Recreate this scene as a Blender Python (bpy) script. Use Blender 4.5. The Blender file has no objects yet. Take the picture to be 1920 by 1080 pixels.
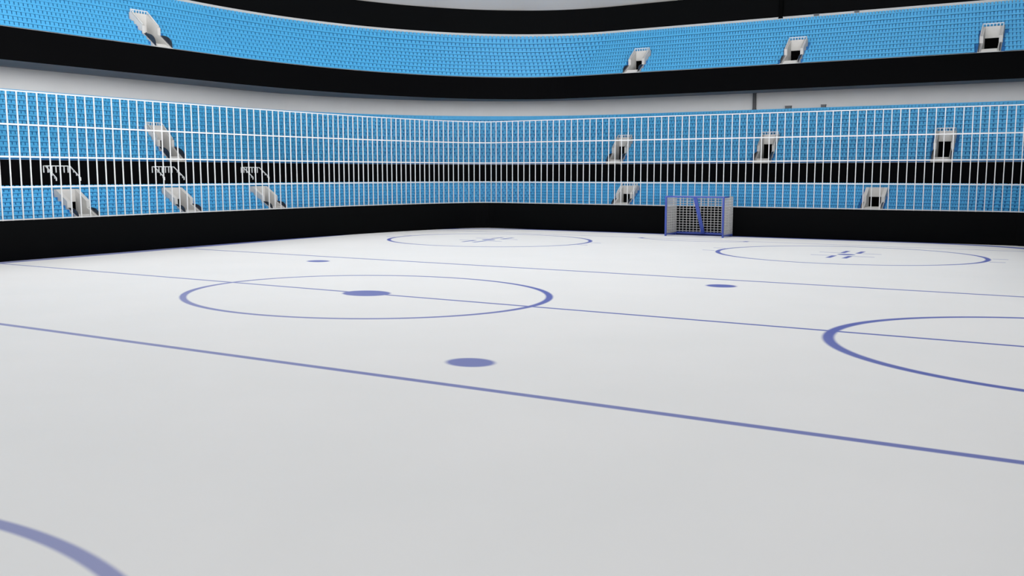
import bpy, bmesh, math, random
import numpy as np
from mathutils import Vector

S = bpy.context.scene
COL = S.collection
random.seed(4)

# ------------------------------------------------------------------ materials
def mat(name, col, rough=0.5, spec=0.5, noise=0.0, nscale=8.0, alpha=1.0, metal=0.0):
    m = bpy.data.materials.new(name); m.use_nodes = True
    nt = m.node_tree; b = nt.nodes['Principled BSDF']
    b.inputs['Base Color'].default_value = (*col, 1)
    b.inputs['Roughness'].default_value = rough
    b.inputs['Specular IOR Level'].default_value = spec
    b.inputs['Metallic'].default_value = metal
    if alpha < 1: b.inputs['Alpha'].default_value = alpha
    if noise > 0:
        tc = nt.nodes.new('ShaderNodeTexCoord'); n = nt.nodes.new('ShaderNodeTexNoise')
        n.inputs['Scale'].default_value = nscale; n.inputs['Detail'].default_value = 3
        r = nt.nodes.new('ShaderNodeValToRGB')
        r.color_ramp.elements[0].position = 0.3; r.color_ramp.elements[1].position = 0.7
        r.color_ramp.elements[0].color = (*[c * (1 - noise) for c in col], 1)
        r.color_ramp.elements[1].color = (*[min(1, c * (1 + noise)) for c in col], 1)
        nt.links.new(tc.outputs['Object'], n.inputs['Vector'])
        nt.links.new(n.outputs['Fac'], r.inputs['Fac'])
        nt.links.new(r.outputs['Color'], b.inputs['Base Color'])
    return m

M = dict(
    seat=mat('blue_seat_plastic', (0.072, 0.395, 0.71), 0.5, 0.3, 0.03, 3.0),
    step=mat('blue_painted_step', (0.028, 0.19, 0.50), 0.7, 0.2, 0.05, 2.0),
    black=mat('black_wall_panel', (0.0025, 0.0027, 0.003), 0.8, 0.05, 0.06, 1.0),
    deep=mat('matt_black', (0.002, 0.002, 0.002), 0.9, 0.03, 0.05, 1.0),
    fascia=mat('black_fascia', (0.0016, 0.0016, 0.0019), 0.8, 0.04, 0.06, 1.0),
    white=mat('white_fence_paint', (0.72, 0.72, 0.72), 0.5, 0.3, 0.01, 3.0),
    conc=mat('pale_concrete', (0.62, 0.61, 0.59), 0.85, 0.2, 0.03, 4.0),
    kerb=mat('grey_kerb', (0.36, 0.37, 0.38), 0.85, 0.2, 0.03, 4.0),
    rail=mat('white_rail_paint', (0.74, 0.74, 0.74), 0.5, 0.3, 0.01, 3.0),
    wall=mat('grey_plaster', (0.56, 0.56, 0.56), 0.9, 0.2, 0.02, 0.6),
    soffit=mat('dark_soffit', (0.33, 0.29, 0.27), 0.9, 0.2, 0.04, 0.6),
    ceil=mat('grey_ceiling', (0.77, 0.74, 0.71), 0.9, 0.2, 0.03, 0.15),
    glass=mat('dark_guard_glass', (0.03, 0.035, 0.05), 0.12, 0.5, 0.02, 2.0, alpha=0.80),
    goal=mat('blue_goal_paint', (0.06, 0.10, 0.44), 0.45, 0.4, 0.02, 3.0),
    net=mat('white_net_cord', (0.58, 0.57, 0.56), 0.8, 0.2, 0.02, 3.0),
    column=mat('grey_column', (0.09, 0.09, 0.095), 0.7, 0.2, 0.03, 2.0),
    box=mat('grey_cabinet', (0.13, 0.13, 0.135), 0.7, 0.3, 0.03, 2.0),
)

# ------------------------------------------------------------------ helpers
def link(name, me, material, parent=None):
    if material: me.materials.append(material)
    o = bpy.data.objects.new(name, me); COL.objects.link(o)
    if parent is not None: o.parent = parent
    return o
def tag(o, label, cat=None, group=None, kind=None):
    if label: o['label'] = label
    if cat: o['category'] = cat
    if group: o['group'] = group
    if kind: o['kind'] = kind
    return o
def empty(name, loc, rz, label, cat, group=None):
    o = bpy.data.objects.new(name, None); COL.objects.link(o); o.empty_display_size = 0.3
    o.location = loc; o.rotation_euler = (0, 0, rz)
    return tag(o, label, cat, group)

class MB:
    def __init__(s): s.v = []; s.f = []
    def add(s, vs, fs):
        k = len(s.v); s.v += [tuple(p) for p in vs]; s.f += [tuple(i + k for i in f) for f in fs]
    def box(s, a, b):
        (x0, y0, z0), (x1, y1, z1) = a, b
        s.add([(x0,y0,z0),(x1,y0,z0),(x1,y1,z0),(x0,y1,z0),(x0,y0,z1),(x1,y0,z1),(x1,y1,z1),(x0,y1,z1)],
              [(0,3,2,1),(4,5,6,7),(0,1,5,4),(1,2,6,5),(2,3,7,6),(3,0,4,7)])
    def bar(s, p, q, w, h=None, up=(0,0,1)):
        p, q = Vector(p), Vector(q); h = h or w
        d = (q - p).normalized(); u = Vector(up)
        if abs(d.dot(u)) > 0.98: u = Vector((0, 1, 0))
        a = d.cross(u).normalized(); c = a.cross(d).normalized()
        vs = [e + a*(sx*w/2) + c*(sz*h/2) for e in (p, q) for sx, sz in ((-1,-1),(1,-1),(1,1),(-1,1))]
        s.add(vs, [(0,1,2,3),(7,6,5,4),(0,4,5,1),(1,5,6,2),(2,6,7,3),(3,7,4,0)])
    def tube(s, p, q, r, n=10):
        p, q = Vector(p), Vector(q); d = (q - p).normalized()
        u = Vector((0,0,1)) if abs(d.z) < 0.95 else Vector((1,0,0))
        a = d.cross(u).normalized(); c = d.cross(a).normalized()
        vs = [e + a*(r*math.cos(2*math.pi*i/n)) + c*(r*math.sin(2*math.pi*i/n)) for e in (p, q) for i in range(n)]
        fs = [(i, (i+1) % n, n + (i+1) % n, n + i) for i in range(n)] + [tuple(range(n))[::-1], tuple(range(n, 2*n))]
        s.add(vs, fs)
    def prism(s, pts, t0, t1, axis='x'):
        """extrude a closed 2-D outline (v,z) between x=t0 and x=t1"""
        n = len(pts)
        vs = [(t, p[0], p[1]) for t in (t0, t1) for p in pts]
        fs = [tuple(range(n)), tuple(range(n, 2*n))[::-1]] + [(i, n+i, n+(i+1) % n, (i+1) % n) for i in range(n)]
        s.add(vs, fs)
    def mesh(s, name):
        me = bpy.data.meshes.new(name); me.from_pydata(s.v, [], s.f)
        bm = bmesh.new(); bm.from_mesh(me); bmesh.ops.recalc_face_normals(bm, faces=bm.faces); bm.to_mesh(me); bm.free()
        return me
    def build(s, name, material, parent=None): return link(name, s.mesh(name), material, parent)

# ------------------------------------------------------------------ plan curves of the bowl
# plan = (half width, half length, corner radius x, corner radius y), rounded rectangle with elliptic corners
BOARD = (17.81, 29.04, 3.78, 20.1)
T1A, T1B = (18.42, 30.05, 6.2, 13.6), (20.40, 32.15, 8.2, 15.7)
T2A, T2B = (24.10, 36.30, 13.5, 14.5), (27.55, 40.20, 17.2, 17.8)
T3A, T3B = (21.74, 33.81, 10.9, 18.6), (25.00, 37.82, 14.6, 21.0)
def lerp(A, B, t): return tuple(a + (b - a)*t for a, b in zip(A, B))
def grow(A, d): return (A[0]+d, A[1]+d, A[2]+d, A[3]+d)
YL, YR = -16.0, 6.0

def corner(P, yc, xc, n, sign=-1):
    """points from the side straight (y=yc) round the corner to the end straight (|x|=xc)"""
    a, b, rx, ry = P
    L = [(-a, yc)] + [(-a + rx - rx*math.cos(q), b - ry + ry*math.sin(q)) for q in np.linspace(0, math.pi/2, 160)] + [(-xc, b)]
    L = np.array(L); s = np.r_[0, np.cumsum(np.hypot(*np.diff(L, axis=0).T))]
    t = np.linspace(0, s[-1], n + 1)
    return np.c_[np.interp(t, s, L[:, 0]), np.interp(t, s, L[:, 1])]
def ring_pts(P, yc, xc, sides=(), ends=(), n=56, full=False, dxr=0.0):
    """open run: left side, far left corner, far end, far right corner, right side (or the closed ring)"""
    a, b = P[0], P[1]
    if full:
        q = corner(P, yc, xc, n)
        r = [(x, y) for x, y in q] + [(-x, y) for x, y in q[::-1]]
        r += [(-x, -y) for x, y in q] + [(x, -y) for x, y in q[::-1]]
        return np.array(r)
    ys = sorted({round(v, 4) for v in list(np.linspace(YL, yc, 9)[:-1]) + [s for s in sides if s < yc]})
    xs = sorted({round(v, 4) for v in list(np.linspace(-xc, xc + dxr, 9)[1:-1]) + [e for e in ends if -xc < e < xc + dxr]})
    q = corner(P, yc, xc, n)
    r = [(-a, y) for y in ys] + [(x, y) for x, y in q] + [(x, b) for x in xs]
    q = corner((a, b, P[2] - dxr, P[3]), yc, xc + dxr, n)
    r += [(-x, y) for x, y in q[::-1]] + [(a, y) for y in np.linspace(yc, yc - 1.0, 3)[1:]]
    return np.array(r)
def sweep(name, prof, yc, xc, material, full=False, closed=True, parent=None, n=56, dxr=0.0):
    """prof: list of (plan, z); a solid swept round the bowl"""
    runs = [(lambda q: np.c_[q, np.full(len(q), z)])(ring_pts(P, yc, xc, n=n, full=full, dxr=dxr)) for P, z in prof]
    m = MB(); k = len(runs[0]); npf = len(prof)
    vs = [tuple(p) for r in runs for p in r]
    fs = []
    for i in range(npf if closed else npf - 1):
        j = (i + 1) % npf
        for t in range(k if full else k - 1):
            u = (t + 1) % k
            fs.append((i*k + t, i*k + u, j*k + u, j*k + t))
    if not full and closed:
        fs += [tuple(i*k for i in range(npf)), tuple(i*k + k - 1 for i in range(npf))[::-1]]
    m.add(vs, fs)
    return m.build(name, material, parent)
def structure(o, label): tag(o, label, None, None, 'structure'); return o

# ------------------------------------------------------------------ ice with painted markings (procedural)
def ice_material():
    m = bpy.data.materials.new('marked_ice'); m.use_nodes = True
    nt = m.node_tree; N = nt.nodes; Lk = nt.links
    class E:
        def __init__(s, o): s.o = o
        def __add__(s, b): return op('ADD', s, b)
        def __sub__(s, b): return op('SUBTRACT', s, b)
        def __mul__(s, b): return op('MULTIPLY', s, b)
        def __truediv__(s, b): return op('DIVIDE', s, b)
    def op(kind, a, b=None):
        n = N.new('ShaderNodeMath'); n.operation = kind
        for i, q in enumerate((a, b)):
            if q is None: continue
            if isinstance(q, E): Lk.new(q.o, n.inputs[i])
            else: n.inputs[i].default_value = q
        return E(n.outputs[0])
    ab = lambda a: op('ABSOLUTE', a)
    mx = lambda *a: a[0] if len(a) == 1 else op('MAXIMUM', a[0], mx(*a[1:]))
    mn = lambda *a: a[0] if len(a) == 1 else op('MINIMUM', a[0], mn(*a[1:]))
    ln = lambda a, b: op('SQRT', a*a + b*b)
    def soft(d, e=0.03):             # 1 where d < 0, soft edge e
        n = N.new('ShaderNodeMapRange'); n.interpolation_type = 'SMOOTHSTEP'
        Lk.new(d.o, n.inputs['Value'])
        n.inputs['From Min'].default_value = e; n.inputs['From Max'].default_value = -e
        return E(n.outputs['Result'])
    tc = N.new('ShaderNodeTexCoord'); sp = N.new('ShaderNodeSeparateXYZ'); Lk.new(tc.outputs['Object'], sp.inputs[0])
    X, Y = E(sp.outputs[0]), E(sp.outputs[1])
    AX, AY = ab(X), ab(Y); A = 1.16
    tx = X*(1/A)
    rc = ln(tx, Y)
    el = []
    el.append(soft(AY - 0.075))                                    # centre line
    el.append(soft(ab(AY - 8.417) - 0.085, 0.035))                 # the two zone lines
    el.append(soft(ab(rc - 4.5) - 0.085, 0.035))                   # centre circle
    el.append(soft(rc - 0.60, 0.05))                               # centre dot
    el.append(soft(ln((AX - 7.863)*(1/A), AY - 6.736) - 0.385, 0.06))   # neutral dots
    dx, dy = AX - 8.647, AY - 20.07
    re = ln(dx*(1/A), dy)
    el.append(soft(ab(re - 4.5) - 0.085, 0.035))                   # end circles
    el.append(soft(re - 0.30, 0.04))
    u, v = ab(dx), ab(dy)
    el.append(mn(soft(ab(u - 0.31) - 0.10), soft(ab(v - 1.30) - 0.60)))
    el.append(mn(soft(ab(v - 0.76) - 0.05), soft(ab(u - 0.77) - 0.47)))
    el.append(mn(soft(ab(v - 0.72) - 0.05), soft(ab(u - 5.60) - 0.27)))
    el.append(soft(ab(ln((X - 17.66)*(1/A), Y) - 4.40) - 0.10, 0.04))   # side semicircle at the right boards
    el.append(soft(ab(AY - 25.48) - 0.045))                        # goal line
    cx = (X - 0.1)*(1/A)
    el.append(mn(soft(ab(ln(cx, AY - 27.83) - 3.54) - 0.06), soft(AY - 25.25)))
    el.append(mn(soft(ab(ab(cx) - 2.36) - 0.10), soft(ab(AY - 25.35) - 0.24)))
    qx = op('MAXIMUM', ab((X + 0.15)*(1/A)) - 8.86, 0.0); qy = op('MAXIMUM', AY - 22.75, 0.0)
    el.append(soft(ab(ln(qx, qy) - 6.1) - 0.27, 0.05))             # line along the boards
    mask = mx(*el)
    # sheen put into the colour: the blue pales towards the near left
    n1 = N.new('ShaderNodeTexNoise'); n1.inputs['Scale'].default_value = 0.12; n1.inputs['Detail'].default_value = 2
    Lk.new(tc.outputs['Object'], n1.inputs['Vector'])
    sheen_pale = E(n1.outputs['Fac'])*0.5 + 0.05 - X*0.03 - Y*0.05
    sheen_pale = mn(mx(sheen_pale, op('ADD', 0.0, 0.0)), op('ADD', 1.0, 0.0))
    fac = mask * (op('SUBTRACT', 0.98, sheen_pale*0.33))
    n2 = N.new('ShaderNodeTexNoise'); n2.inputs['Scale'].default_value = 0.35; n2.inputs['Detail'].default_value = 4
    Lk.new(tc.outputs['Object'], n2.inputs['Vector'])
    icec = N.new('ShaderNodeValToRGB')
    icec.color_ramp.elements[0].position = 0.3; icec.color_ramp.elements[1].position = 0.75
    icec.color_ramp.elements[0].color = (0.865, 0.87, 0.87, 1); icec.color_ramp.elements[1].color = (0.895, 0.895, 0.895, 1)
    Lk.new(n2.outputs['Fac'], icec.inputs['Fac'])
    mixn = N.new('ShaderNodeMix'); mixn.data_type = 'RGBA'
    Lk.new(fac.o, mixn.inputs['Factor']); Lk.new(icec.outputs['Color'], mixn.inputs[6])
    mixn.inputs[7].default_value = (0.105, 0.14, 0.47, 1)
    b = N['Principled BSDF']
    Lk.new(mixn.outputs[2], b.inputs['Base Color'])
    b.inputs['Roughness'].default_value = 0.55; b.inputs['Specular IOR Level'].default_value = 0.25
    return m
m = MB()
pl = [(x, y) for x, y in ring_pts(grow(BOARD, 0.05), 8.9, 13.9, full=True, n=48)]
k = len(pl)
m.add([(x, y, 0) for x, y in pl] + [(x, y, -0.3) for x, y in pl],
      [tuple(range(k)), tuple(range(k, 2*k))[::-1]] + [(i, (i+1) % k, k + (i+1) % k, k + i) for i in range(k)])
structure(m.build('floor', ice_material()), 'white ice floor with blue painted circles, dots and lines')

# concrete slab the whole bowl stands on
m = MB(); m.box((-45, -55, -0.7), (45, 58, -0.32))
structure(m.build('floor_slab', M['deep']), 'dark ground slab under the stands')

# ------------------------------------------------------------------ boards and fence
ZB = 1.52
o = sweep('rink_boards', [(BOARD, 0.0), (BOARD, ZB), (grow(BOARD, 0.16), ZB), (grow(BOARD, 0.16), -0.3), (grow(BOARD, 0.06), -0.3), (grow(BOARD, 0.06), 0.0)], 8.9, 13.9, M['black'], full=True)
tag(o, 'black boards running all round the white ice rink', 'boards')

FENCE = empty('rink_fence', (0, 29.12, ZB), 0, 'tall white bar fence with horizontal rails standing on the black rink boards', 'fence')
FP = grow(BOARD, 0.08)
def walk_posts():
    q = corner(FP, 8.9, 13.9, 400)
    pts = []
    y = 0.63
    a, b = FP[0], FP[1]
    left = np.r_[np.c_[np.full(60, -a), np.linspace(YL, 8.85, 60)], q]
    s = np.r_[0, np.cumsum(np.hypot(*np.diff(left, axis=0).T))]
    arcs = list(1.0 - YL + 0.4125*np.arange(-40, 33))            # spacing on the straight, then a little closer round the corner
    while arcs[-1] + 0.375 < 18.0 - YL: arcs.append(arcs[-1] + 0.375)
    start, end = arcs[-1], s[-1] + 0.46
    nn = int(round((end - start)/0.352))
    arcs += [start + (end - start)*k_/nn for k_ in range(1, nn)]
    arcs = [t for t in arcs if t > 0]
    P = [(np.interp(t, s, left[:, 0]) + max(0.0, t - s[-1]), np.interp(t, s, left[:, 1])) for t in arcs]
    x = 3.13 - 0.3945*42
    while x < 12.3:
        if x > P[len(arcs) - 1][0] + 0.25: P.append((x, b))
        x += 0.3945
    x = P[-1][0] + 0.4005
    qr = np.c_[-q[::-1, 0], q[::-1, 1]]
    qr = np.r_[[(x - 0.4005, b)], qr[qr[:, 0] > x - 0.4], np.c_[np.full(10, a), np.linspace(8.8, YR, 10)]]
    s = np.r_[0, np.cumsum(np.hypot(*np.diff(qr, axis=0).T))]
    for t in np.arange(0.33, s[-1], 0.36): P.append((np.interp(t, s, qr[:, 0]), np.interp(t, s, qr[:, 1])))
    return P
# camera numbers, used only to know which repeats show largest
CAM = np.array([16.9898, -20.6135, 3.2930]); PITCH, YAW, FPX = 0.1186, -0.5379, 1801.65
def project(p):
    d = np.asarray(p, float) - CAM
    s_, c_ = math.sin(YAW), math.cos(YAW)
    r = d[..., 0]*c_ - d[..., 1]*s_; fw = d[..., 0]*s_ + d[..., 1]*c_; u = d[..., 2]
    z = fw*math.cos(PITCH) - u*math.sin(PITCH); y = fw*math.sin(PITCH) + u*math.cos(PITCH)
    return np.stack([960 + FPX*r/z, 540 - FPX*y/z, z], -1)
posts = walk_posts()
ZT = 6.38
info = []
for i, (x, y) in enumerate(posts):
    pr = project((x, y, 4.0))
    vis = pr[2] > 1 and -5 < pr[0] < 1925
    info.append((-(1/pr[2]) if vis else 1.0, i))
big = {i for _, i in sorted(info)[:100]}
rest = MB()
me_post = None
for i, (x, y) in enumerate(posts):
    if i in big:
        if me_post is None:
            mb = MB(); mb.box((-0.0195, -0.0195, 0), (0.0195, 0.0195, ZT - ZB)); me_post = mb.mesh('post'); me_post.materials.append(M['white'])
        ob = bpy.data.objects.new('post', me_post); COL.objects.link(ob); ob.parent = FENCE
        ob.location = (x, y - 29.12, 0)
    else:
        rest.box((x - 0.0195, y - 29.12 - 0.0195, 0), (x + 0.0195, y - 29.12 + 0.0195, ZT - ZB))
ob = rest.build('post', M['white'], FENCE); ob['kind'] = 'stuff'; ob['label'] = 'remaining white fence posts farther from the camera'
for zr, h in ((1.55, 0.045), (2.785, 0.056), (3.925, 0.056), (5.135, 0.056), (6.38, 0.045)):
    ob = sweep('rail', [(grow(FP, -0.024), zr - h/2), (grow(FP, -0.024), zr + h/2), (grow(FP, 0.024), zr + h/2), (grow(FP, 0.024), zr - h/2)], 8.9, 13.9, M['white'], parent=FENCE)
    ob.location = (0, -29.12, -ZB)

# ------------------------------------------------------------------ seating tiers
R1 = [0.165]*8
R2 = [0.254]*13
R3 = [0.25, 0.268, 0.27, 0.255, 0.244, 0.26, 0.263, 0.314, 0.30, 0.36, 0.257]
def acc(z, r):
    L = [z]
    for q in r[:-1]: L.append(L[-1] + q)
    return L
TIERS = dict(
    lower=dict(A=T1A, B=T1B, n=8, rise=R1, z=acc(1.49, R1), yc=16.35, xc=12.0, left=[4.6, 10.05, 15.55], far=[-6.05, 7.7],
               pitch=(0.212, 0.235, 0.118), v0=0.62, v1=1.35, w=1.06),
    middle=dict(A=T2A, B=T2B, n=13, rise=R2, z=acc(3.94, R2), yc=21.5, xc=10.36, left=[14.05], far=[-9.35, 0.25, 10.05],
                pitch=(0.208, 0.262, 0.195), right=0.215, dxr=1.2, v0=0.85, v1=1.66, w=1.06),
    upper=dict(A=T3A, B=T3B, n=11, rise=R3, z=acc(9.33, R3), yc=15.0, xc=10.3, left=[11.52], far=[-7.15, 2.37, 12.3],
               pitch=(0.210, 0.268, 0.172), right=0.178, dxr=3.2, v0=0.85, v1=1.66, w=1.06),
)
# the straight end of the upper and middle tier reaches a little past the last stairway
TIERS['upper']['xc'] = 10.3; TIERS['upper']['far'] = [-7.15, 2.37, 12.3]
def rowplan(T, i): return lerp(T['A'], T['B'], i / T['n'])
def depth_of(T, side): return (T['B'][0 if side else 1] - T['A'][0 if side else 1])
def well_end(T, side):
    d = depth_of(T, side)/T['n']
    return math.ceil(T['v1']/d + 0.15)*d
def in_well(T, x, y, margin=0.0):
    """is this plan point inside a stairway well of the tier?"""
    h = T['w']/2 + margin
    for c in T['left']:
        if x < 0 and abs(y - c) < h and -x < T['A'][0] + well_end(T, True): return True
    for c in T['far']:
        if y > 20 and abs(x - c) < h and y < T['A'][1] + well_end(T, False): return True
    return False

def terrace(name, T, zbase, label):
    """stepped floor of a tier with the stairway wells left open"""
    h = T['w']/2
    sides = [c + s*h for c in T['left'] for s in (-1, 1)]
    ends = [c + s*h for c in T['far'] for s in (-1, 1)]
    n = T['n']
    m = MB()
    runs = []
    for i in range(n + 1):
        p = ring_pts(rowplan(T, i), T['yc'], T['xc'], sides, ends, n=60, dxr=T.get('dxr', 0.0)); runs.append(p)
    k = len(runs[0])
    for i in range(n):
        z0 = T['z'][i - 1] if i else zbase; z1 = T['z'][i]
        A, B = runs[i], runs[i + 1]
        keep = [not in_well(T, *(0.25*(A[t] + A[t+1] + B[t] + B[t+1]))) for t in range(k - 1)]
        vs = [(x, y, z0) for x, y in A] + [(x, y, z1) for x, y in A] + [(x, y, z1) for x, y in B]
        fs = []
        for t in range(k - 1):
            if keep[t]: fs += [(t, t+1, k+t+1, k+t), (k+t, k+t+1, 2*k+t+1, 2*k+t)]
        m.add(vs, fs)
    # back and underside so that the terrace is a closed block
    zt = T['z'][-1]; zb = zbase - 0.05
    vs = [(x, y, zt) for x, y in runs[n]] + [(x, y, zb) for x, y in runs[n]] + [(x, y, zb) for x, y in runs[0]]
    m.add(vs, [q for t in range(k-1) for q in ((t, t+1, k+t+1, k+t), (k+t, k+t+1, 2*k+t+1, 2*k+t))])
    o = m.build(name, M['step'])
    structure(o, label)
    return o
terrace('floor_lower_terrace', TIERS['lower'], 0.0, 'blue stepped terrace of the lower tier behind the boards')
terrace('floor_middle_terrace', TIERS['middle'], 3.70, 'blue stepped terrace of the middle tier above the black wall')
terrace('floor_upper_terrace', TIERS['upper'], 9.20, 'blue stepped terrace of the upper tier under the roof')

# walls of the bowl
g = grow
structure(sweep('wall_lower', [(g(T1B, 0.12), 2.3), (g(T1B, 0.12), 3.85), (g(T1B, 0.40), 3.85), (g(T1B, 0.40), 2.3)], 16.4, 12.0, M['fascia']),
          'black wall band between the lower and middle seating tiers')
structure(sweep('floor_walkway', [(g(T1B, 0.38), 3.55), (g(T1B, 0.38), 3.72), (g(T2A, 0.05), 3.72), (g(T2A, 0.05), 3.55)], 16.4, 10.36, M['soffit']),
          'walkway floor in front of the middle tier')
structure(sweep('trim_middle_kerb', [(g(T2A, -0.20), 3.72), (g(T2A, -0.20), 3.905), (g(T2A, -0.08), 3.905), (g(T2A, -0.08), 3.72)], 21.4, 10.36, M['conc'], dxr=1.2),
          'pale kerb along the front of the middle tier')
structure(sweep('wall_upper_front', [(g(T3A, -0.12), 7.96), (g(T3A, -0.12), 9.30), (g(T3A, -0.02), 9.30), (g(T3A, -0.02), 7.96)], 15.0, 10.3, M['fascia'], dxr=3.2),
          'black fascia band along the front of the upper tier')
structure(sweep('trim_upper_kerb', [(g(T3A, -0.12), 9.30), (g(T3A, -0.12), 9.318), (g(T3A, -0.02), 9.318), (g(T3A, -0.02), 9.30)], 15.0, 10.3, M['kerb'], dxr=3.2),
          'thin pale kerb on top of the upper fascia')
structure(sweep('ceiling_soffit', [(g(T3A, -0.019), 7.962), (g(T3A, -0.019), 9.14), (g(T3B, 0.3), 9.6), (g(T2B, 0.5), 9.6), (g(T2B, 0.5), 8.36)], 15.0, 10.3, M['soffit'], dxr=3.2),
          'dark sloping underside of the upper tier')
structure(sweep('wall_middle_back', [(g(T2B, 0.14), 6.6), (g(T2B, 0.14), 8.34), (g(T2B, 0.40), 8.34), (g(T2B, 0.40), 6.6)], 21.4, 10.36, M['wall'], dxr=1.2),
          'plain grey back wall above the middle tier')
structure(sweep('trim_middle_back', [(g(T2B, 0.02), 7.0), (g(T2B, 0.02), 7.30), (g(T2B, 0.14), 7.30), (g(T2B, 0.14), 7.0)], 21.4, 10.36, M['seat'], dxr=1.2),
          'blue ledge behind the top row of the middle tier')
structure(sweep('trim_upper_back', [(g(T3B, 0.06), 12.0), (g(T3B, 0.06), 12.525), (g(T3B, 0.22), 12.525), (g(T3B, 0.22), 12.0)], 15.0, 10.3, M['wall'], dxr=3.2),
          'pale grey ledge along the top of the upper tier')
structure(sweep('wall_roof', [(g(T3B, 0.22), 9.7), (g(T3B, 0.22), 14.10), (g(T3B, 0.60), 14.10), (g(T3B, 0.60), 9.7)], 15.0, 10.3, M['black'], dxr=3.2),
          'tall black wall under the roof edge')
# roof: coarse facetted ring that rises towards the middle of the hall
CE = [(g(T3B, 0.7), 14.02), (g(T3B, -3.4), 15.9), (g(T3B, -6.6), 17.6), (g(T3B, -6.6), 17.9), (g(T3B, -3.4), 16.2), (g(T3B, 0.7), 14.32)]
structure(sweep('ceiling', CE, 12.0, 6.5, M['ceil'], n=7), 'pale grey facetted roof ceiling above the black wall')

# ------------------------------------------------------------------ seats
def seat_template(w, d):
    """blue shell seat: wide lower shell, narrower notched back, pan; unit height 1 (scaled by the row rise)"""
    hw, nw = w*0.495, w*0.38
    m = MB()
    out = [(-hw, 0.16), (hw, 0.16), (hw, 0.50), (nw, 0.55), (nw, 0.955), (nw*0.88, 1.0), (-nw*0.88, 1.0), (-nw, 0.955), (-nw, 0.55), (-hw, 0.50)]
    v0, v1 = d*0.62, d*0.75
    n = len(out)
    m.add([(x, v0 + 0.03*z, z) for x, z in out] + [(x, v1 + 0.03*z, z) for x, z in out],
          [tuple(range(n)), tuple(range(n, 2*n))[::-1]] + [(i, n+i, n+(i+1) % n, (i+1) % n) for i in range(n)])
    m.add([(-hw, d*0.14, 0.12), (hw, d*0.14, 0.12), (hw, v0, 0.10), (-hw, v0, 0.10),
           (-hw, d*0.14, 0.30), (hw, d*0.14, 0.30), (hw, v0, 0.26), (-hw, v0, 0.26)],
          [(0,3,2,1),(4,5,6,7),(0,1,5,4),(1,2,6,5),(3,0,4,7)])
    return m
seats = []      # (tier, row, x, y, z, rotation, width, depth, height)
def along(T, i):
    """(x, y, inward heading) along a row, spaced by the pitch of each stretch"""
    P = rowplan(T, i); a, b, rx, ry = P
    ps, pc, pe = T['pitch']
    out = []
    ye = b - ry; xe = a - rx
    # side straight and corner share one arc length run so the rows stay continuous
    y = ye - ps/2
    while y > YL: out.append((-a, y, math.pi/2)); y -= ps
    q = np.linspace(0, math.pi/2, 400)
    L = np.c_[-a + rx - rx*np.cos(q), ye + ry*np.sin(q)]
    s = np.r_[0, np.cumsum(np.hypot(*np.diff(L, axis=0).T))]
    n = int(round(s[-1]/pc))
    arc = []
    for j in range(n):
        t = (j + 0.5)*s[-1]/n; qq = np.interp(t, s, q)
        x, yy = -a + rx - rx*math.cos(qq), ye + ry*math.sin(qq)
        nx, ny = math.cos(qq)/rx, -math.sin(qq)/ry
        arc.append((x, yy, math.atan2(nx, -ny)))
    out += arc
    xw = 2*xe + T.get('dxr', 0.0); n = int(round(xw/pe)); pce = s[-1]/max(1, int(round(s[-1]/pc)))
    out += [(-xe + (j + 0.5)*xw/n, b, 0.0) for j in range(n)]
    rxr = rx - T.get('dxr', 0.0)
    L = np.c_[rxr*np.cos(q), ry*np.sin(q)]; s = np.r_[0, np.cumsum(np.hypot(*np.diff(L, axis=0).T))]
    pr_ = T.get('right', pc); n2 = int(round(s[-1]/pr_))
    for j in range(n2):
        qq = np.interp((j + 0.5)*s[-1]/n2, s, q)
        out.append((a - rxr + rxr*math.cos(qq), ye + ry*math.sin(qq), -math.atan2(math.cos(qq)/rxr, math.sin(qq)/ry)))
    y = ye - ps/2
    while y > T['yc'] - 0.9: out.append((a, y, -math.pi/2)); y -= ps
    return out, (ps, pce, xw/n, ye, xe, s[-1]/n2)
for name, T in TIERS.items():
    ds, de = depth_of(T, True)/T['n'], depth_of(T, False)/T['n']
    for i in range(T['n']):
        L, (ps, pc, pe, ye, xe, pq) = along(T, i)
        for x, y, h in L:
            # outward unit vector for local +Y
            ox, oy = -math.sin(h), math.cos(h)
            if in_well(T, x + ox*0.12, y + oy*0.12, 0.11): continue
            w = ps if y < ye else (pe if -xe < x < xe + T.get('dxr', 0.0) else (pc if x < 0 else pq))
            d = ds if y < ye else (de if abs(x) < xe else 0.5*(ds + de))
            seats.append((name, i, x, y, T['z'][i], h, w, d, T['rise'][i]))
arr = np.array([s[2:] for s in seats])
ctr = arr[:, :3].copy(); ctr[:, 2] += arr[:, 6]*0.55
pr = project(ctr)
tang = np.c_[np.cos(arr[:, 3]), np.sin(arr[:, 3]), np.zeros(len(arr))]
e0 = project(ctr - tang*arr[:, 4:5]/2); e1 = project(ctr + tang*arr[:, 4:5]/2)
hgt = arr[:, 6]*FPX/np.maximum(pr[:, 2], 1)
area = np.abs(e1[:, 0] - e0[:, 0])*hgt
half = np.abs(e1[:, 0] - e0[:, 0])/2
ok = (pr[:, 2] > 5) & (pr[:, 0] - half > 0) & (pr[:, 0] + half < 1920) & (pr[:, 1] - hgt/2 > 0)
area = np.where(ok, area, 0)
chosen = set(np.argsort(-area)[:300].tolist())
ORD = ['zeroth', 'first', 'second', 'third', 'fourth', 'fifth', 'sixth', 'seventh', 'eighth', 'ninth', 'tenth', 'eleventh', 'twelfth', 'thirteenth',
       'fourteenth', 'fifteenth', 'sixteenth', 'seventeenth', 'eighteenth', 'nineteenth', 'twentieth']
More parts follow.
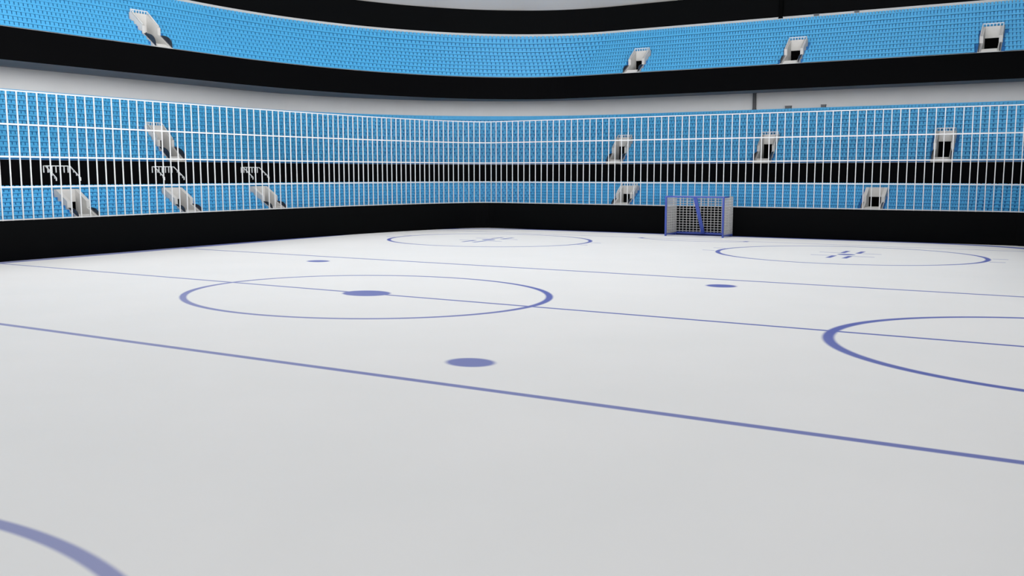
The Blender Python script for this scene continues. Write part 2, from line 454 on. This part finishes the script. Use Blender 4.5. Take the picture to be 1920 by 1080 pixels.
def ordinal(n):
    if n < 21: return ORD[n]
    return {1: '%dst', 2: '%dnd', 3: '%drd'}.get(n % 10 if n % 100 not in (11, 12, 13) else 0, '%dth') % n
rank = {}
for key in {(s[0], s[1]) for s in seats}:
    ids = [j for j, s in enumerate(seats) if (s[0], s[1]) == key and ok[j]]
    for n_, j in enumerate(sorted(ids, key=lambda j: pr[j, 0])): rank[j] = (n_ + 1, len(ids))
tpl = {}
def template(w, d):
    key = (round(w, 3), round(d, 3))
    if key not in tpl: tpl[key] = seat_template(*key)
    return tpl[key]
seat_me = {}
VV, FF, off = [], [], 0
for j, s in enumerate(seats):
    name, row, x, y, z, h, w, d, hh = s
    t = template(w, d)
    if j in chosen:
        key = (id(t))
        if key not in seat_me:
            seat_me[key] = t.mesh('stadium_seat'); seat_me[key].materials.append(M['seat'])
        o = bpy.data.objects.new('stadium_seat', seat_me[key]); COL.objects.link(o)
        o.location = (x, y, z); o.rotation_euler = (0, 0, h); o.scale = (1, 1, hh)
        n_, tot = rank[j]
        where = ("%s from the photo's left edge" % ordinal(n_)) if n_ <= tot/2 else ("%s from the photo's right edge" % ordinal(tot - n_ + 1))
        tag(o, 'blue seat, %s tier, %s row up, %s' % (name, ordinal(row + 1), where),
            'seat', 'blue seats of the %s tier' % name)
    else:
        v = np.array(t.v); v[:, 2] *= hh
        c_, s_ = math.cos(h), math.sin(h)
        VV.append(np.c_[v[:, 0]*c_ - v[:, 1]*s_ + x, v[:, 0]*s_ + v[:, 1]*c_ + y, v[:, 2] + z])
        FF += [tuple(i + off for i in f) for f in t.f]; off += len(v)
V = np.concatenate(VV)
me = bpy.data.meshes.new('seat_rows')
me.vertices.add(len(V)); me.vertices.foreach_set('co', V.ravel())
lens = np.array([len(f) for f in FF]); idx = np.concatenate([np.array(f) for f in FF])
me.loops.add(len(idx)); me.loops.foreach_set('vertex_index', idx)
me.polygons.add(len(lens)); me.polygons.foreach_set('loop_start', np.r_[0, np.cumsum(lens)[:-1]]); me.polygons.foreach_set('loop_total', lens)
me.polygons.foreach_set('use_smooth', np.zeros(len(lens), bool))
me.update(calc_edges=True); me.validate()
o = link('seat_rows', me, M['seat'])
tag(o, 'blue seats filling the rest of the three curved tiers', 'seats', None, 'stuff')
print('SEATS', len(seats))

# ------------------------------------------------------------------ stairway entrances let into the tiers
def vomitory(T, tier, side, c, label, rail=True):
    dep = depth_of(T, side)
    slope = sum(T['rise'][:6])/6/(dep/T['n']); ve = well_end(T, side)
    a = T['A'][0 if side else 1]
    zf = T['z'][0]
    loc, rz = ((-a, c, zf), math.pi/2) if side else ((c, a, zf), 0.0)
    e = empty('stair_entrance', loc, rz, label, 'stairway', 'concrete stair entrances in the seating tiers')
    W = T['w']; th = 0.17; v0, v1 = T['v0'], T['v1']
    r0 = T['rise'][0]
    top = lambda v: slope*v + r0*0.55 + 0.16
    zlow = -0.25 if tier != 'lower' else -0.6
    for s in (-1, 1):
        mb = MB()
        x0, x1 = (s*W/2, s*(W/2 - th))
        mb.prism([(-0.015, zlow), (-0.015, 0.02), (v0, slope*v0 - 0.03), (v0, top(v0)), (v1, top(v1)), (ve - 0.004, top(v1)), (ve - 0.004, zlow)], min(x0, x1), max(x0, x1))
        mb.build('side_wall', M['conc'], e)
    ih = W/2 - th - 0.001
    dtop = {'lower': 0.62, 'middle': 1.12, 'upper': 0.88}[tier]; zl = {'lower': 0.12, 'middle': 0.24, 'upper': 0.19}[tier]
    mb = MB(); mb.prism([(v1 - 0.02, dtop), (v1 - 0.02, top(v1) + 0.0), (ve - 0.005, top(v1)), (ve - 0.005, dtop)], -ih, ih)
    mb.build('back_wall', M['conc'], e)
    mb = MB()
    zd = zl
    mb.add([(-ih, v1, zd), (ih, v1, zd), (ih, ve - 0.006, zd), (-ih, ve - 0.006, zd), (-ih, v1, dtop), (ih, v1, dtop), (ih, ve - 0.006, dtop), (-ih, ve - 0.006, dtop)],
           [(0,1,2,3), (4,7,6,5), (2,3,7,6), (0,3,7,4), (1,2,6,5)])
    mb.build('doorway', M['deep'], e)
    mb = MB(); mb.box((-ih, 0.04, zlow), (ih, 0.26, zl*0.5)); mb.box((-ih, 0.2601, zlow), (ih, v1 + 0.05, zl))
    mb.build('landing', M['conc'], e)
    for s in (-1, 1):
        mb = MB()
        x = s*(W/2 - 0.05)
        zt = top(v0) - {'lower': 0.26, 'middle': 0.36, 'upper': 0.36}[tier]
        crv = [(v0, -0.02), (v0, zt)] + [(v0 - (v0 + 0.01)*math.sin(q)**0.85, zt*(0.05 + 0.95*math.cos(q)**0.75)) for q in np.linspace(0.15, math.pi/2, 12)] + [(-0.01, -0.02)]
        mb.prism(crv, x - 0.02, x + 0.02)
        g_ = mb.build('guard_panel', M['glass'], e); g_['label'] = 'dark glass guard panel'
    if rail:
        mb = MB()
        zr = top(v1) + 0.15; hw = W/2 - 0.05
        mb.bar((-hw - 0.02, v1 + 0.06, zr), (hw + 0.02, v1 + 0.06, zr), 0.04)
        for k_ in range(7):
            x = -hw + k_*2*hw/6
            mb.bar((x, v1 + 0.06, top(v1) - 0.02), (x, v1 + 0.06, zr), 0.035)
        for s in (-1, 1):
            mb.bar((s*hw, v1 + 0.06, zr), (s*hw, v0 + 0.05, top(v0 + 0.05) + 0.05), 0.035)
        r_ = mb.build('railing', M['rail'], e); r_['label'] = 'white railing'
    return e
NAMES = {
 ('upper', True): ['concrete stair entrance in the upper tier at the left, above the black fascia'],
 ('upper', False): ['concrete stair entrance in the upper far tier, leftmost of its three', 'concrete stair entrance in the upper far tier, middle of its three', 'concrete stair entrance in the upper far tier, rightmost of its three'],
 ('middle', True): ['concrete stair entrance in the middle tier at the left, behind the white fence'],
 ('middle', False): ['concrete stair entrance in the middle far tier, leftmost of its three', 'concrete stair entrance in the middle far tier, middle of its three', 'concrete stair entrance in the middle far tier, rightmost of its three'],
 ('lower', True): ['low concrete stair entrance in the lower left tier, nearest the left edge', 'low concrete stair entrance in the lower left tier, middle of three', 'low concrete stair entrance in the lower left tier, nearest the corner'],
 ('lower', False): ['low concrete stair entrance in the lower far tier, left of the goal', 'low concrete stair entrance in the lower far tier, right of the goal'],
}
for tier, T in TIERS.items():
    for j, c in enumerate(T['left']): vomitory(T, tier, True, c, NAMES[(tier, True)][j], rail=(tier != 'lower'))
    for j, c in enumerate(T['far']): vomitory(T, tier, False, c, NAMES[(tier, False)][j], rail=not (tier == 'lower' and j == 1))

# white U-shaped railings fixed to the black wall above the three left entrances
for j, c in enumerate(TIERS['lower']['left']):
    e = empty('wall_railing', (-20.52, c + 0.02, 3.05), math.pi/2,
              ['white wall railing on the black band, leftmost of three', 'white wall railing on the black band, middle of three', 'white wall railing on the black band, rightmost of three'][j],
              'railing', 'white railings on the black wall band')
    mb = MB(); hw = 0.56
    mb.bar((-hw, -0.04, 0.56), (hw, -0.04, 0.56), 0.035)
    mb.build('top_rail', M['rail'], e)
    for s in (-1, 1):
        mb = MB()
        mb.bar((s*hw, -0.04, 0.56), (s*hw, -0.18, 0.55), 0.035)
        mb.bar((s*hw, -0.17, 0.56), (s*hw, -0.86, 0.06), 0.035)
        mb.bar((s*hw, -0.86, 0.07), (s*hw, -0.86, -0.06), 0.035)
        for f in (0.35, 0.62, 0.86):
            v = -0.17 - 0.69*f; z = 0.56 - 0.5*f
            mb.bar((s*hw, v, z), (s*hw, v, z - 0.10), 0.03)
        mb.build('side_rail', M['rail'], e)
    for k_ in range(7):
        mb = MB(); x = -hw + k_*2*hw/6
        mb.bar((x, -0.04, 0.56), (x, -0.04, 0.28), 0.035); mb.bar((x, -0.04, 0.42), (x, 0.03, 0.42), 0.025)
        mb.build('baluster', M['rail'], e)

# ------------------------------------------------------------------ goal
GX0, GX1, GY0, GY1, GZ0, GZ1 = -2.16, 0.97, 27.42, 28.92, 0.09, 2.08
G = empty('hockey_goal', ((GX0 + GX1)/2, GY0, 0), 0, 'blue framed goal with white net standing before the far black boards', 'goal')
W = (GX1 - GX0)/2; D = GY1 - GY0; t = 0.088
for s in (-1, 1):
    mb = MB(); mb.bar((s*W, 0, 0.0), (s*W, 0, GZ1 - 0.036), t); p_ = mb.build('goal_post', M['goal'], G)
mb = MB(); mb.bar((-W - t/2, 0, GZ1), (W + t/2, 0, GZ1), t, 0.072); mb.build('crossbar', M['goal'], G)
for s in (-1, 1):
    mb = MB(); mb.bar((s*W, t/2 + 0.001, GZ1), (s*W, D*0.55, GZ1), t*0.85, 0.066); mb.build('top_side_bar', M['goal'], G)
    mb = MB(); mb.bar((s*W, t/2 + 0.001, GZ0), (s*W, D, GZ0), t*0.8); mb.bar((s*W, D - 0.04, GZ0), (s*W, D - 0.04, 0.0), t*0.6); mb.build('base_side_bar', M['goal'], G)
mb = MB(); mb.bar((-W + 0.05, D, GZ0 + 0.02), (W - 0.05, D, GZ0 + 0.01), 0.08, 0.11); mb.build('base_back_bar', M['goal'], G)
mb = MB(); mb.bar((0.02, 0.05, GZ1 - 0.03), (0.0, D - 0.05, GZ0), 0.19, 0.07); mb.build('centre_brace', M['goal'], G)
def net(p0, du, dv, nu, nv, r=0.011):
    mb = MB(); p0, du, dv = Vector(p0), Vector(du), Vector(dv)
    for i in range(nu + 1): mb.tube(p0 + du*(i/nu), p0 + du*(i/nu) + dv, r, 6)
    for j in range(nv + 1): mb.tube(p0 + dv*(j/nv), p0 + dv*(j/nv) + du, r, 6)
    return mb
net((-W, D, GZ0), (2*W, 0, 0), (0, 0, GZ1 - GZ0), 16, 15, 0.016).build('back_net', M['net'], G)
for s in (-1, 1): net((s*W, 0.03, GZ0), (0, D - 0.03, 0), (0, 0, GZ1 - GZ0), 9, 15, 0.020).build('side_net', M['net'], G)
net((-W, 0.05, GZ1 - 0.01), (2*W, 0, 0), (0, D - 0.05, 0), 16, 8, 0.014).build('top_net', M['net'], G)

# ------------------------------------------------------------------ small fittings on the concourses
def column(x, y, z0, z1, r, m_, label):
    mb = MB(); mb.tube((0, 0, 0), (0, 0, z1 - z0), r, 20)
    mb.tube((0, 0, 0), (0, 0, 0.06), r*1.15, 20); mb.tube((0, 0, z1 - z0 - 0.06), (0, 0, z1 - z0), r*1.15, 20)
    o = mb.build('column', m_); o.location = (x, y, z0); tag(o, label, 'column')
column(-1.45, 40.20, 7.30, 8.36, 0.11, M['column'], 'grey column before the grey back wall above the middle tier')
column(0.68, 37.92, 12.44, 14.4, 0.13, M['deep'], 'black column before the black wall above the upper tier')
def cabinet(x, y, z, w, h, label):
    mb = MB(); mb.box((-w/2, -0.1, 0), (w/2, 0.1, h)); mb.box((-w/2 - 0.015, -0.115, h - 0.03), (w/2 + 0.015, 0.115, h))
    o = mb.build('utility_box', M['box']); o.location = (x, y, z); tag(o, label, 'box', 'grey boxes along the back walls')
cabinet(0.69, 40.22, 7.30, 0.36, 0.17, 'small grey box at the foot of the grey wall, nearer the column')
cabinet(2.82, 40.22, 7.30, 0.27, 0.17, 'small grey box at the foot of the grey wall, farther right')
cabinet(2.77, 37.95, 12.42, 0.30, 0.12, 'small grey box on the top ledge of the upper tier, nearer the column')
cabinet(5.03, 37.95, 12.42, 0.27, 0.12, 'small grey box on the top ledge of the upper tier, farther right')
mb = MB(); mb.bar((0, 0, 0), (0, 0, 0.30), 0.03); mb.bar((0, 0.0, 0.02), (0, 0.03, 0.02), 0.03)
o = mb.build('conduit', M['conc']); o.location = (-0.73, 33.79, 8.04); tag(o, 'thin pale conduit on the black upper fascia', 'pipe')

# ------------------------------------------------------------------ light
FILL_BASE, FILL_BAND, FILL_SIDE, FILL_DEEP = 0.20, 18.8, 0.20, 0.31      # added fill with a bright horizon band, shaped to light the stands
w = bpy.data.worlds.new('hall_fill'); S.world = w; w.use_nodes = True
nt = w.node_tree; bg = nt.nodes['Background']; bg.inputs['Color'].default_value = (1.0, 1.0, 1.0, 1)
tc = nt.nodes.new('ShaderNodeTexCoord'); sp = nt.nodes.new('ShaderNodeSeparateXYZ'); nt.links.new(tc.outputs['Generated'], sp.inputs[0])
def wmath(kind, a, b):
    n = nt.nodes.new('ShaderNodeMath'); n.operation = kind
    for i, q in enumerate((a, b)):
        if hasattr(q, 'is_linked'): nt.links.new(q, n.inputs[i])
        else: n.inputs[i].default_value = q
    return n.outputs[0]
az = wmath('ABSOLUTE', sp.outputs[2], 0.0)
mr = nt.nodes.new('ShaderNodeMapRange'); mr.interpolation_type = 'SMOOTHSTEP'
nt.links.new(az, mr.inputs['Value']); mr.inputs['From Min'].default_value = 0.02; mr.inputs['From Max'].default_value = 0.11
mr.inputs['To Min'].default_value = 1.0; mr.inputs['To Max'].default_value = 0.0
side = wmath('ADD', wmath('ADD', wmath('MULTIPLY', sp.outputs[0], FILL_SIDE), wmath('MULTIPLY', sp.outputs[1], FILL_DEEP)), 1.0)
st = wmath('ADD', wmath('MULTIPLY', wmath('MULTIPLY', mr.outputs['Result'], side), FILL_BAND), FILL_BASE)
nt.links.new(st, bg.inputs['Strength'])
sun = bpy.data.lights.new('ice_fill_sun', 'SUN'); sun.energy = 1.54; sun.angle = math.radians(34)  # unseen zenith sun, added to light the ice evenly
so = bpy.data.objects.new('ice_fill_sun', sun); COL.objects.link(so); so.location = (0, 0, 40)
L = bpy.data.lights.new('ice_fill_light', 'AREA'); L.shape = 'RECTANGLE'; L.size = 28; L.size_y = 30; L.energy = 1080; L.spread = math.radians(115)  # unseen overhead area light, added to brighten the far ice
lo = bpy.data.objects.new('ice_fill_light', L); COL.objects.link(lo); lo.location = (-3, 9, 19)

# ------------------------------------------------------------------ camera
cam = bpy.data.cameras.new('camera'); co = bpy.data.objects.new('camera', cam); COL.objects.link(co)
cam.sensor_width = 36; cam.lens = FPX*36/1920; cam.clip_end = 500
co.location = CAM.tolist(); co.rotation_euler = (math.pi/2 - PITCH, 0, -YAW)
S.camera = co
vs = S.view_settings
vs.view_transform = 'Standard'; vs.look = 'None'; vs.exposure = 0.0; vs.gamma = 1.0; vs.use_curve_mapping = False
